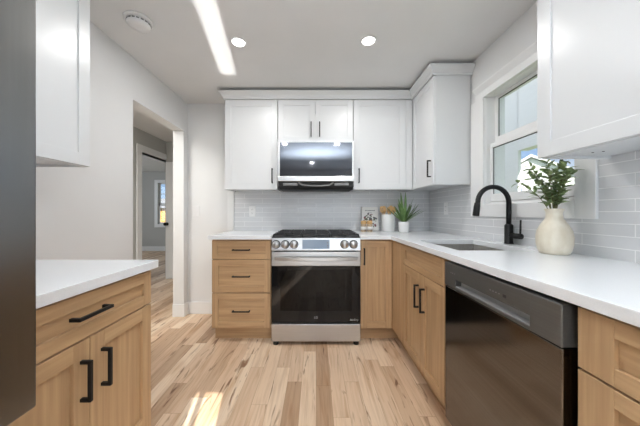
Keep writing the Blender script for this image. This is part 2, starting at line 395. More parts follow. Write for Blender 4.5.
# baseboards
bh = .135
struct('baseboard_back', MB().box((XL, YB-.014, 0), (-.925, YB, bh), 'trim', .003))
struct('baseboard_left', MB().box((XL, O1-.0, 0), (XL+.014, YB-.014, bh), 'trim', .003).box((XL-t, O1-.014, 0), (XL+.014, O1, bh), 'trim', .003).box((XL, 1.10, 0), (XL+.014, O0, bh), 'trim', .003))
struct('baseboard_hall', MB().box((HXL, .5, 0), (HXL+.014, D0-.1, bh), 'trim', .003).box((-6.5, 7.486, 0), (HXL-.1, 7.5, bh), 'trim', .003))

# ------------------------------------------------------------------ sink window
mb = MB(); X0 = XR-.02
CY0, CY1, CZ0, CZ1 = 1.131, 2.045, 1.10, 2.085
mb.box((X0, CY0, CZ0), (XR, W0, 2.0), 'trim', .002).box((X0, W1, CZ0), (XR, CY1, 2.0), 'trim', .002)
mb.box((X0, W0, CZ0), (XR, W1, WZ0), 'trim', .002)
mb.box((X0-.001, CY0-.01, 1.995), (XR, 1.985, 2.045), 'trim', .002)
mb.prism([(X0-.001, CY0-.012, 2.045), (XR, CY0-.012, 2.045), (XR, CY0-.012, 2.085), (X0-.03, CY0-.012, 2.085), (X0-.03, CY0-.012, 2.075)], (0, 1.987-CY0, 0), 'trim')
struct('trim_2', mb)
mb = MB()
# sloped sill and jamb liners
mb.prism([(XR-.0, W0, WZ0), (XR+.14, W0, WZ0), (XR+.14, W0, WZ0+.035), (XR+.05, W0, WZ0+.025)], (0, W1-W0, 0), 'trim')
mb.box((XR, W1-.008, WZ0), (XR+.14, W1, WZ1), 'trim').box((XR, W0, WZ0), (XR+.14, W0+.02, WZ1), 'trim').box((XR, W0, WZ1-.012), (XR+.14, W1, WZ1), 'trim')
def sash(x, z0, z1, br, tr, s=.042):
    a, b_ = W0+.02, W1-.008
    mb.box((x, a, z0), (x+.03, a+s, z1), 'trim', .003).box((x, b_-s, z0), (x+.03, b_, z1), 'trim', .003)
    mb.box((x, a+s, z0), (x+.03, b_-s, z0+br), 'trim', .003).box((x, a+s, z1-tr), (x+.03, b_-s, z1), 'trim', .003)
    mb.box((x+.013, a+s-.005, z0+br-.005), (x+.017, b_-s+.005, z1-tr+.005), 'glass')
    mb.box((x+.006, a+s, z1-tr-.004), (x+.012, b_-s, z1-tr), 'dark').box((x+.006, b_-s-.004, z0+br), (x+.012, b_-s, z1-tr), 'greyplastic')
sash(XR+.03, WZ0+.022, 1.645, .055, .035, .022)
sash(XR+.062, 1.64, WZ1-.012, .05, .022, .032)
win = struct('window_1', mb)

# ------------------------------------------------------------------ backsplash
mb = MB(); bt = .008
mb.box((-.915, YB-bt, .86), (XR, YB, 1.372), 'tile_back')
struct('wall_back_tiles', mb)
mb = MB()
mb.box((XR-bt, -.6, .86), (XR, CY0-.001, 1.372), 'tile_right').box((XR-bt, CY1+.001, .86), (XR, YB-bt, 1.372), 'tile_right').box((XR-bt, CY0-.001, .86), (XR, CY1+.001, CZ0), 'tile_right')
struct('wall_right_tiles', mb)
struct('trim_3', MB().box((-.987, YB-.018, CT1), (-.916, YB, 1.36), 'trim', .002))
# crown moulding swept along the top of the wall cabinets
def sweep(path, prof, m):
    mb = MB(); b = bmesh.new(); pts = [Vector(p) for p in path]; rings = []
    for i, p in enumerate(pts):
        ns = []
        if i > 0: d = (pts[i]-pts[i-1]).normalized(); ns.append(Vector((d.y, -d.x)))
        if i < len(pts)-1: d = (pts[i+1]-pts[i]).normalized(); ns.append(Vector((d.y, -d.x)))
        if len(ns) == 2: n = (ns[0]+ns[1]); n = n/(n.dot(ns[0]))
        else: n = ns[0]
        rings.append([b.verts.new((p.x+n.x*o, p.y+n.y*o, z)) for o, z in prof])
    k = len(prof)
    for a, c in zip(rings, rings[1:]):
        for j in range(k): b.faces.new((a[j], a[(j+1) % k], c[(j+1) % k], c[j]))
    b.faces.new(rings[0]); b.faces.new(rings[-1][::-1])
    bmesh.ops.recalc_face_normals(b, faces=b.faces[:]); mb._merge(b, m); return mb
UF = 2.498; UX = .958
Z0c = 2.252
prof = [(.0, Z0c), (.010, Z0c), (.010, Z0c+.014), (.018, Z0c+.02), (.024, Z0c+.035), (.042, Z0c+.055), (.048, Z0c+.06), (.048, Z0c+.072), (.0, Z0c+.072)]
struct('trim_4', sweep([(-.905, YB-.001), (-.905, UF), (UX, UF), (UX, 2.06), (XR-.001, 2.06)], prof, 'white'))

# ------------------------------------------------------------------ base cabinets
FB = 2.195; g = .0015
cab = thing('base_cabinet', (-.65, FB+.3, 0), 'light oak three-drawer base cabinet standing left of the range', 'cabinet')
mb = MB(); mb.box((-.909, FB+.021, .118), (-.393, YB-bt-.003, CT0-.001), 'wood_v', .001); mb.build('body', cab)
MB().box((-.905, FB+.075, 0), (-.393, FB+.09, .118), 'wood_x').box((-.905, FB+.09, 0), (-.89, YB-.02, .118), 'wood_y').box((-.41, FB+.09, 0), (-.393, YB-.02, .118), 'wood_y').build('toe_kick', cab)
for z0, z1, st in ((.726, .888, .045), (.434, .720, .055), (.124, .428, .055)):
    d = shaker('B', FB, -.907, -.395, z0, z1, WH['B'], st).build('drawer', cab)
    pull('B', FB, -.649, (z0+z1)/2+.0, .152, False, d)

cab = thing('corner_cabinet', (.6, FB+.3, 0), 'light oak corner base cabinet with one tall door between the range and the sink run', 'cabinet')
mb = MB(); mb.box((.387, FB+.021, .118), (.684, YB-bt-.003, CT0-.001), 'wood_v', .001).box((.686, 1.929, .118), (XR-bt-.003, YB-bt-.003, CT0-.001), 'wood_v', .001); mb.build('body', cab)
MB().box((.387, FB+.075, 0), (.735, FB+.09, .118), 'wood_x').box((.735, 1.929, 0), (.75, FB+.09, .118), 'wood_y').box((.387, FB+.09, 0), (.402, YB-.02, .118), 'wood_y').build('toe_kick', cab)
d = shaker('B', FB, .389, .660, .124, .888, WV['B']).build('door', cab)
pull('B', FB, .418, .75, .145, True, d)
MB().box((.665, 1.929, .124), (.685, 2.193, .888), 'wood_v', .001).build('filler_panel', cab)

cab = thing('sink_cabinet', (.95, 1.615, 0), 'light oak sink base cabinet with two doors under the undermount sink', 'cabinet')
mb = MB(); a, b_ = 1.304, 1.927
for y in (a, b_-.018): mb.box((.686, y, .118), (XR-bt-.003, y+.018, CT0-.001), 'wood_v', .001)
mb.box((.686, a+.018, .118), (XR-bt-.003, b_-.018, .136), 'wood_y').box((XR-.03, a+.018, .136), (XR-bt-.003, b_-.018, CT0-.001), 'wood_v').box((.686, a+.018, .70), (.704, b_-.018, CT0-.001), 'wood_y')
mb.build('body', cab)
MB().box((.735, a, 0), (.75, b_, .118), 'wood_y').build('toe_kick', cab)
shaker('R', .665, a+g, b_-g, .742, .888, WH['R'], .04).build('false_drawer_front', cab)
for u0, u1, hu in ((a+g, 1.5985, 1.545), (1.6015, b_-g, 1.635)):
    d = shaker('R', .665, u0, u1, .124, .738, WV['R'], .055).build('door', cab)
    pull('R', .665, hu, .588, .15, True, d)

def drawer_base(y0, y1, label):
    cab = thing('drawer_cabinet', (.95, (y0+y1)/2, 0), label, 'cabinet')
    MB().box((.686, y0, .118), (XR-bt-.003, y1, CT0-.001), 'wood_v', .001).build('body', cab)
    MB().box((.735, y0, 0), (.75, y1, .118), 'wood_y').build('toe_kick', cab)
    for z0, z1 in ((.738, .888), (.434, .732), (.124, .428)):
        d = shaker('R', .665, y0+g, y1-g, z0, z1, WH['R'], .042, sv=.078).build('drawer', cab)
        pull('R', .665, (y0+y1)/2, (z0+z1)/2, .15, False, d)
drawer_base(.03, .642, 'light oak drawer base cabinet nearest the camera beside the dishwasher')

# left base
FL = -.685
cab = thing('two_door_cabinet', (-1.05, .75, 0), 'light oak base cabinet with one drawer over two doors beside the refrigerator', 'cabinet')
y0, y1 = .47, 1.048
MB().box((XL+.003, y0, .118), (FL-.021, y1, CT0-.001), 'wood_v', .001).build('body', cab)
MB().box((XL+.003, y0, 0), (FL-.09, y1-.001, .118), 'wood_y').build('toe_kick', cab)
d = shaker('L', FL, y0+g, y1-g, .756, .888, WH['L'], .042).build('drawer', cab)
pull('L', FL, .757, .828, .118, False, d, s=.010)
for u0, u1, hu in ((y0+g, .7625, .735), (.7655, y1-g, .806)):
    d = shaker('L', FL, u0, u1, .124, .751, WV['L'], .05, rb=.19).build('door', cab)
    pull('L', FL, hu, .637, .120, True, d, s=.010)

# ------------------------------------------------------------------ worktops
def slab(poly, hole, name, label):
    bm = bmesh.new(); vs_ = [bm.verts.new((x, y, CT1)) for x, y in poly]; f = bm.faces.new(vs_)
    if hole:
        (hx0, hx1, hy0, hy1) = hole
        hv = [bm.verts.new((x, y, CT1)) for x, y in ((hx0, hy0), (hx1, hy0), (hx1, hy1), (hx0, hy1))]
        he = [bm.edges.new((hv[i], hv[(i+1) % 4])) for i in range(4)]
        es = f.edges[:] + he; bm.faces.remove(f)
        bmesh.ops.triangle_fill(bm, edges=es, use_beauty=True)
    r = bmesh.ops.extrude_face_region(bm, geom=bm.faces[:])
    bmesh.ops.translate(bm, verts=[v for v in r['geom'] if isinstance(v, bmesh.types.BMVert)], vec=(0, 0, CT0-CT1))
    bmesh.ops.recalc_face_normals(bm, faces=bm.faces[:])
    mb = MB(); mb._merge(bm, 'quartz'); o = mb.build(name)
    tag(o, label, 'countertop')
    md = o.modifiers.new('edge', 'BEVEL'); md.width = .002; md.segments = 2; md.limit_method = 'ANGLE'; md.angle_limit = math.radians(50)
    return o
slab([(-.935, FB-.025), (-.383, FB-.025), (-.383, YB-bt), (-.935, YB-bt)], None, 'countertop', 'short white quartz countertop left of the range')
slab([(.383, FB-.025), (.645, FB-.025), (.645, -.0), (XR-bt, 0), (XR-bt, YB-bt), (.383, YB-bt)], (.753, 1.157, 1.327, 1.855), 'countertop', 'long L-shaped white quartz countertop holding the sink')
slab([(XL, .46), (-.665, .46), (-.665, 1.065), (XL, 1.065)], None, 'countertop', 'white quartz countertop beside the refrigerator on the left wall')
# undermount sink
sk = thing('sink', (.955, 1.591, .69), 'stainless steel undermount sink set in the long white countertop', 'sink')
mb = MB(); a0, a1, b0, b1, zt, zb, th = .745, 1.165, 1.319, 1.863, CT0-.001, .69, .004
mb.box((a0, b0, zb), (a1, b1, zb+th), 'sinksteel')
mb.box((a0, b0, zb), (a0+th, b1, zt), 'sinksteel').box((a1-th, b0, zb), (a1, b1, zt), 'sinksteel').box((a0, b0, zb), (a1, b0+th, zt), 'sinksteel').box((a0, b1-th, zb), (a1, b1, zt), 'sinksteel')
mb.build('basin', sk)
MB().lathe([(.045, 0), (.045, .004), (.035, .005), (.03, .001), (0, .001)], (.955, 1.64, zb+th), 'steel', 28).build('drain', sk)

# ------------------------------------------------------------------ wall cabinets
def upper(name, lab, o, face, u0, u1, z0, z1, depth, doors, extra=None):
    c = Vector(P(o, face, (u0+u1)/2, depth/2, z0)); cab = thing(name, c, lab, 'cabinet')
    mb = MB()
    t_ = .016
    obox(mb, o, face, u0, u0+t_, .021, depth, z0, z1, 'white', .001); obox(mb, o, face, u1-t_, u1, .021, depth, z0, z1, 'white', .001)
    obox(mb, o, face, u0+t_, u1-t_, .021, depth, z1-t_, z1, 'white'); obox(mb, o, face, u0+t_, u1-t_, .04, depth, z0+.012, z0+.03, 'white')
    obox(mb, o, face, u0+t_, u1-t_, .021, .04, z0, z0+.03, 'white'); obox(mb, o, face, u0+t_, u1-t_, depth-.01, depth, z0+.03, z1-t_, 'white')
    mb.build('body', cab)
    for d0, d1, hu, hz in doors:
        d = shaker(o, face, d0+g, d1-g, z0+.002, z1-.004, WW, .06 if d1-d0 > .4 else .055).build('door', cab)
        if hu is not None: pull(o, face, hu, hz, .142, True, d)
    if extra: extra(cab)
    return cab
dp = YB-.002-UF
upper('wall_cabinet', 'white wall cabinet with one tall door left of the microwave', 'B', UF, -.905, -.382, 1.36, 2.252, dp-bt, [(-.905, -.382, -.432, 1.495)])
upper('wall_cabinet', 'short white wall cabinet with two small doors above the microwave', 'B', UF, -.38, .370, 1.832, 2.252, dp, [(-.375, -.006, -.048, 1.953), (-.006, .366, .036, 1.953)])
def fill(cab): MB().box((.893, UF+.002, 1.362), (.957, UF+.02, 2.248), 'white', .001).build('filler_panel', cab)
upper('wall_cabinet', 'white wall cabinet with one tall door right of the microwave', 'B', UF, .372, .957, 1.36, 2.252, dp-bt, [(.372, .892, .424, 1.495)], fill)
dr = XR-bt-.003-UX
upper('wall_cabinet', 'white wall cabinet on the window wall in the corner, its door facing sideways', 'R', UX, 2.06, 2.815, 1.36, 2.252, dr, [(2.06, 2.494, 2.105, 1.497)])
c4 = upper('wall_cabinet', 'large white wall cabinet nearest the camera, hanging over the worktop right of the window', 'R', UX, .19, 1.093, 1.36, 2.252, dr, [(.64, 1.093, .68, 1.497), (.19, .64, .60, 1.497)])
MB().cyl((1.12, 1.02, 1.3705), .004, .002, 'dark').cyl((1.14, 1.0, 1.3705), .004, .002, 'dark').build('screw_caps', c4)
upper('wall_cabinet', 'white wall cabinet above the left counter next to the refrigerator', 'L', -1.15, .46, 1.285, 1.36, 2.252, 1.44-1.15-.002, [(.873, 1.285, .913, 1.497), (.46, .873, .83, 1.497)])

# ------------------------------------------------------------------ range
rg = thing('range', (0, 2.45, 0), 'stainless steel slide-in gas range with black grates between the oak cabinets', 'range')
RY = 2.146; hw = .379
mb = MB()
mb.box((-hw, RY+.05, .03), (-hw+.02, YB-.03, .905), 'greyplastic').box((hw-.02, RY+.05, .03), (hw, YB-.03, .905), 'greyplastic')
mb.box((-hw+.02, YB-.05, .03), (hw-.02, YB-.03, .905), 'dark').box((-hw+.02, RY+.05, .03), (hw-.02, YB-.05, .05), 'dark')
# cavity liner
mb.box((-.30, RY+.46, .25), (.30, RY+.48, .66), 'greyplastic').box((-.32, RY+.05, .25), (-.30, RY+.48, .66), 'greyplastic').box((.30, RY+.05, .25), (.32, RY+.48, .66), 'greyplastic')
mb.box((-.32, RY+.05, .23), (.32, RY+.48, .25), 'greyplastic').box((-.32, RY+.05, .66), (.32, RY+.48, .68), 'greyplastic')
mb.build('body', rg)
for x in (-.345, .345):
    for y in (RY+.026, YB-.12): MB().cyl((x, y, 0), .024, .032, 'black').build('foot', rg)
# storage drawer
MB().box((-hw, RY, .032), (hw, RY+.045, .180), 'steel', .004).build('drawer', rg)
# oven door
d = MB()
d.box((-hw, RY, .676), (hw, RY+.045, .795), 'steel', .004)
d.box((-hw, RY+.004, .190), (-.305, RY+.045, .674), 'blackglass', .002).box((.305, RY+.004, .190), (hw, RY+.045, .674), 'blackglass', .002)
d.box((-.305, RY+.004, .190), (.305, RY+.045, .29), 'blackglass').box((-.305, RY+.004, .645), (.305, RY+.045, .674), 'blackglass')
d = d.build('door', rg)
MB().box((-.306, RY+.006, .288), (.306, RY+.010, .647), 'ovenglass').build('glass', d)
mb = MB(); n = 20
pts = [(-.352+.704*i/n, RY-.028-.022*math.sin(PI*i/n), .742) for i in range(n+1)]
b = bmesh.new(); rings = []
for p in pts:
    rings.append([b.verts.new((p[0], p[1]+dy, p[2]+dz)) for dy, dz in ((-.008, -.012), (-.008, .012), (0, .017), (.010, .015), (.010, -.015), (0, -.017))])
for a, c in zip(rings, rings[1:]):
    for k in range(6): b.faces.new((a[k], a[(k+1) % 6], c[(k+1) % 6], c[k]))
b.faces.new(rings[0]); b.faces.new(rings[-1]); bmesh.ops.recalc_face_normals(b, faces=b.faces[:])
mb._merge(b, 'steel_x', False)
for x in (-.335, .335): mb.box((x-.014, RY-.03, .730), (x+.014, RY+.002, .754), 'steel_x', .003)
mb.build('handle', d)
text('LG', .026, (0, RY+.0035, .235), (PI/2, 0, 0), 'iceblue', d)
text('AirFry', .028, (.325, RY+.0035, .215), (PI/2, 0, 0), 'iceblue', d)
for z in (.59, .49):
    mb = MB(); mb.tube([(-.295, RY+.10, z), (.295, RY+.10, z)], .004, 'steel_x', 8).tube([(-.295, RY+.42, z), (.295, RY+.42, z)], .004, 'steel_x', 8)
    for i in range(15): mb.tube([(-.28+.04*i, RY+.10, z), (-.28+.04*i, RY+.42, z)], .002, 'steel_x', 6)
    mb.build('oven_rack', rg)
# control panel
cp = MB(); cp.prism([(-hw, RY-.004, .812), (-hw, RY+.012, .912), (-hw, RY+.06, .912), (-hw, RY+.06, .803), (-hw, RY+.004, .803)], (2*hw, 0, 0), 'steel_x', .002)
cp = cp.build('control_panel', rg)
def tilt(y0, z): return y0+.016*(z-.812)/.1
MB().prism([(-.116, tilt(RY-.0055, .822), .822), (-.116, tilt(RY-.0055, .898), .898), (-.116, RY+.02, .898), (-.116, RY+.02, .822)], (.232, 0, 0), 'screen').build('display', cp)
mb = MB()
for x, z in ((.10, .872), (.10, .852), (.10, .838)): mb.box((x-.006, tilt(RY-.0065, z), z-.004), (x+.006, RY+.004, z+.004), 'ink')
mb.build('buttons', cp)
for x in (-.340, -.262, -.187, .243, .320):
    k = MB().lathe([(.036, 0), (.037, .008), (.033, .012)], (x, RY+.006, .860), 'dark', 32, 'Y')
    k.lathe([(.031, 0), (.030, .022), (.026, .028), (0, .028)], (x, RY-.004, .860), 'steel', 32, 'Y'); k.box((x-.004, RY-.042, .836), (x+.004, RY-.03, .884), 'steel_x', .002)
    k.build('knob', rg)
# cooktop
ct = MB().box((-hw, RY+.02, .905), (hw, YB-.03, .922), 'iron', .004).build('cooktop', rg)
for x, y, r in ((-.25, 2.32, .045), (-.25, 2.63, .04), (.25, 2.32, .05), (.25, 2.63, .038), (0, 2.48, .05)):
    MB().lathe([(r+.012, 0), (r+.01, .008), (r, .01), (r, .016), (r-.006, .02), (0, .021)], (x, y, .922), 'iron', 28).build('burner', ct)
for gx0, gx1 in ((-.372, -.13), (-.122, .122), (.13, .372)):
    mb = MB(); gy0, gy1, gz = RY+.035, YB-.05, .945; s = .012
    for x in (gx0, gx1-s): mb.box((x, gy0, gz-s), (x+s, gy1, gz), 'iron', .003)
    for y in (gy0, gy1-s): mb.box((gx0, y, gz-s), (gx1, y+s, gz), 'iron', .003)
    xm = (gx0+gx1)/2
    mb.box((xm-s/2, gy0, gz-s), (xm+s/2, gy1, gz+.003), 'iron', .003)
    for y in (2.32, 2.48, 2.63): mb.box((gx0, y-s/2, gz-s), (gx1, y+s/2, gz+.004), 'iron', .003)
    for x in (gx0, gx1-s, xm-s/2):
        for y in (gy0, gy1-s, (gy0+gy1)/2): mb.box((x, y, .9221), (x+s, y+s, gz-s+.001), 'iron')
    mb.build('grate', rg)

# ------------------------------------------------------------------ microwave
mw = thing('microwave', (0, 2.62, 1.36), 'stainless over-the-range microwave with mirrored glass door above the range', 'microwave')
MY = 2.44; mh = .372
MB().box((-mh, MY+.03, 1.385), (mh, YB-bt-.002, 1.828), 'greyplastic', .002).build('body', mw)
d = MB()
d.box((-mh, MY, 1.437), (mh, MY+.028, 1.460), 'steel_x', .002).box((-mh, MY, 1.460), (-mh+.022, MY+.028, 1.822), 'steel_x', .002).box((mh-.022, MY, 1.46), (mh, MY+.028, 1.822), 'steel_x', .002)
d.box((-mh+.022, MY, 1.812), (mh-.022, MY+.028, 1.822), 'steel_x')
d.box((-mh, MY-.004, 1.434), (mh, MY+.028, 1.485), 'steel_x', .004)
d = d.build('door', mw)
MB().box((-mh+.022, MY+.003, 1.485), (mh-.022, MY+.02, 1.812), 'microglass').build('glass', d)
text('LG', .024, (0, MY-.0045, 1.459), (PI/2, 0, 0), 'ink', d)
v = MB()
v.prism([(-mh+.01, MY+.012, 1.43), (-mh+.01, YB-.05, 1.384), (-mh+.01, YB-.05, 1.362), (-mh+.01, MY+.07, 1.36), (-mh+.01, MY+.02, 1.385)], (2*mh-.02, 0, 0), 'dark', .002)
v.tube([(-.17, MY+.012, 1.424), (-.13, MY-.002, 1.396), (-.05, MY-.006, 1.388), (.05, MY-.006, 1.388), (.13, MY-.002, 1.396), (.17, MY+.012, 1.424)], .008, 'greyplastic', 10)
v = v.build('vent_base', mw)
for x in (-.25, .25): MB().box((x-.07, MY+.006, 1.392), (x+.07, MY+.02, 1.420), 'greyplastic', .004).build('vent_grille', v)

# ------------------------------------------------------------------ dishwasher
dw = thing('dishwasher', (.95, .958, 0), 'dark stainless dishwasher with recessed handle under the long countertop', 'dishwasher')
y0, y1, DX = .660, 1.258, .645
MB().box((.70, y0+.004, .11), (1.25, y1-.004, .875), 'dark').build('body', dw)
MB().box((.74, y0+.004, 0), (.76, y1-.004, .11), 'dark').build('toe_kick', dw)
d = MB().box((DX, y0, .112), (.685, y1, .770), 'darksteel', .004, seg=3)
d = d.build('door', dw)
band = MB(); p0, p1, q0, q1 = .76, 1.165, .785, .818
band.box((DX-.002, y0, .773), (.69, p0, .887), 'bandsteel', .003).box((DX-.002, p1, .773), (.69, y1, .887), 'bandsteel', .003)
band.box((DX-.002, p0-.003, .773), (.69, p1+.003, q0), 'bandsteel', .0015).box((DX-.002, p0-.003, q1), (.69, p1+.003, .887), 'bandsteel', .0015)
band.build('control_band', dw)
MB().box((DX+.026, p0, q0), (DX+.03, p1, q1), 'pocket').box((DX+.002, p0, q0), (DX+.028, p1, q0+.003), 'pocket').build('pocket_handle', dw)
for i, y in enumerate((1.20, 1.185, 1.17, .93, .915, .90, .885)): MB().box((DX-.0028, y-.0018, .842), (DX-.0018, y+.0018, .845), 'iceblue').build('indicator_light', dw)
MB().box((DX-.0028, .853, .838), (DX-.0018, .867, .848), 'dark').build('power_button', dw)

# ------------------------------------------------------------------ refrigerator
fr = thing('refrigerator', (-.95, 0, 0), 'tall stainless refrigerator at the left edge beside the oak counter', 'refrigerator')
fy0, fy1 = -.455, .450
MB().box((XL+.02, fy0, .02), (-.59, fy1, 1.78), 'greyplastic', .004).build('body', fr)
for a, b_ in ((fy0, -.006), (-.001, fy1)):
    d = MB().box((-.585, a, .782), (-.4975, b_, 1.78), 'fridge', .004, seg=3).build('door', fr)
    MB().box((-.497+.04, (-.05 if a < -.1 else .035), .95), (-.497+.052, (-.035 if a < -.1 else .05), 1.6), 'steel_x', .004).box((-.499, (-.05 if a < -.1 else .035), .97), (-.45, (-.035 if a < -.1 else .05), .99), 'steel_x').box((-.499, (-.05 if a < -.1 else .035), 1.55), (-.45, (-.035 if a < -.1 else .05), 1.57), 'steel_x').build('handle', d)
d = MB().box((-.60, fy0, .06), (-.545, fy1, .745), 'fridge', .008, seg=3).build('freezer_drawer', fr)
MB().tube([(-.55, .43, .735), (-.51, .436, .74), (-.497, .41, .74), (-.497, -.41, .74), (-.51, -.436, .74), (-.55, -.43, .735)], .012, 'steel_x', 12).build('handle', d)
MB().box((-.60, fy0+.02, 0), (-.58, fy1-.02, .06), 'dark').box((-1.38, fy0+.05, 0), (-.62, fy1-.05, .02), 'dark').build('base_grille', fr)

# ------------------------------------------------------------------ faucet
fx, fy = 1.233, 1.612
fc = thing('faucet', (fx, fy, CT1), 'matte black gooseneck kitchen faucet behind the sink', 'faucet')
MB().lathe([(.026, 0), (.027, .004), (.0235, .008), (.0235, .118), (.019, .124), (.0125, .130)], (fx, fy, CT1), 'black', 32).build('body', fc)
R_ = .099; cx = fx-R_; zc = 1.195
pts = [(fx, fy, 1.055), (fx, fy, 1.12)] + [(cx+R_*math.cos(a), fy, zc+R_*math.sin(a)) for a in [PI*i/16 for i in range(0, 17)]]
pts += [(fx-2*R_-.004, fy, 1.185)]
MB().tube(pts, .0145, 'black', 16).build('neck', fc)
MB().tube([(fx-2*R_-.002, fy, 1.192), (fx-2*R_-.005, fy, 1.17), (fx-2*R_-.012, fy, 1.115), (fx-2*R_-.013, fy, 1.108)], [.016, .0185, .0195, .018], 'black', 20).build('spray_head', fc)
MB().tube([(fx, fy-.012, .985), (fx+.002, fy-.095, .985)], .017, 'black', 20).tube([(fx+.002, fy-.088, .985), (fx+.003, fy-.09, 1.085)], [.0055, .005], 'black', 12).build('lever', fc)

# ------------------------------------------------------------------ vase with branches
vx, vy = 1.155, 1.222
vs_ = [(.050, 0), (.056, .003), (.064, .022), (.069, .05), (.0695, .085), (.0655, .11), (.055, .135), (.043, .155), (.0335, .171), (.031, .19), (.032, .203), (.037, .212), (.0365, .218), (.032, .217), (.027, .205), (.026, .19), (.028, .14)]
v = MB().lathe(vs_, (vx, vy, CT1), 'cream', 48).build('vase', None, (vx, vy, CT1))
tag(v, 'cream crackled ceramic vase with a narrow neck on the long countertop', 'vase')
br = thing('leafy_branches', (vx, vy, CT1+.14), 'green leafy branches standing in the cream vase by the window', 'branches')
st = MB(); lf = MB()
def leaf(mb, p, d, up, L, W, m, fold=.25, droop=.3, n=4):
    d = d.normalized(); s = d.cross(up).normalized(); nn = s.cross(d).normalized(); b = bmesh.new(); rows = []
    for i in range(n+1):
        t_ = i/n; wv = W*.5*math.sin(PI*min(1, t_*.92+.04))**.8; c = p+d*L*t_-nn*L*droop*t_*t_
        rows.append([b.verts.new(c-s*wv+nn*wv*fold), b.verts.new(c), b.verts.new(c+s*wv+nn*wv*fold)])
    for a, c in zip(rows, rows[1:]):
        b.faces.new((a[0], a[1], c[1], c[0])); b.faces.new((a[1], a[2], c[2], c[1]))
    mb._merge(b, m, True)
rnd = random.Random(11)
for i in range(19):
    a = 2*PI*i/19+rnd.uniform(-.2, .2); sp = rnd.uniform(.02, .10) if i % 3 else rnd.uniform(.07, .115)
    ex, ey = math.cos(a)*sp, math.sin(a)*sp
    ex = min(ex, .05); ey = max(ey, -.055); h = rnd.uniform(.14, .235)
    if i == 7: ex, ey, h = -.15, .03, .125
    z0 = CT1+.15; p0 = Vector((vx+ex*.06, vy+ey*.06, z0)); p1 = Vector((vx+ex*.1, vy+ey*.1, CT1+.23)); p3 = Vector((vx+ex, vy+ey, CT1+.22+h))
    p3.x = min(p3.x, 1.225)
    p2 = Vector((vx+ex*.5, vy+ey*.5, CT1+.22+h*.7))
    c = bez(p0, p1, p2, p3, 12); st.tube(c, [.002-.0012*k/12 for k in range(13)], 'stem', 6)
    for k in range(4, 13):
        for sgn in (-1, 1):
            if rnd.random() < .1: continue
            dr_ = (c[min(k+1, 12)]-c[k-1]).normalized(); ax = Matrix.Rotation(rnd.uniform(0, 2*PI), 3, dr_)
            side = ax @ dr_.orthogonal().normalized()
            dd = dr_*.75+side*sgn*.8
            L_ = rnd.uniform(.030, .048)
            p = c[k]
            tip = p+dd.normalized()*L_
            if tip.x > 1.245: dd.x = -abs(dd.x)
            if tip.z > (1.40 if tip.y > 1.13 else 1.34): dd.z = -abs(dd.z)*.3
            leaf(lf, p, dd, Vector((rnd.uniform(-.5, .5), rnd.uniform(-.5, .5), 1)), L_, rnd.uniform(.014, .021), 'leaf2')
st.build('stems', br); lf.build('foliage', br)

# ------------------------------------------------------------------ back counter items
# spiky plant
px, py = .902, 2.585
pl = thing('potted_plant', (px, py, CT1), 'spiky green succulent in a small white pot in the counter corner', 'plant')
MB().lathe([(.046, 0), (.05, .003), (.053, .105), (.051, .108), (.047, .106), (.045, .09), (0, .09)], (px, py, CT1), 'ceramic', 36).build('pot', pl)
MB().lathe([(.044, .088), (.03, .096), (0, .098)], (px, py, CT1), 'bark', 20).build('soil', pl)
lf = MB(); rnd = random.Random(5)
for i in range(34):
    a = i*2.4; tl = (i/34); el = math.radians(88-58*tl**.7+rnd.uniform(-5, 5)); L_ = (.31 if i < 3 else rnd.uniform(.19, .28)-.03*tl)
    d = Vector((math.cos(a)*math.cos(el), math.sin(a)*math.cos(el)*.55, math.sin(el))); p = Vector((px, py, CT1+.097))+Vector((math.cos(a), math.sin(a), 0))*.012
    if d.x < -.15: d.y = -abs(d.y)*.7; d.x *= .8
    if d.y > .3: d.y = .3
    leaf(lf, p, d, Vector((0, 0, 1)) if abs(d.z) < .97 else Vector((0, -1, 0)), L_, .026, 'leaf', .35, .0 if i < 5 else rnd.uniform(-.12, .12), 7)
lf.build('foliage', pl)
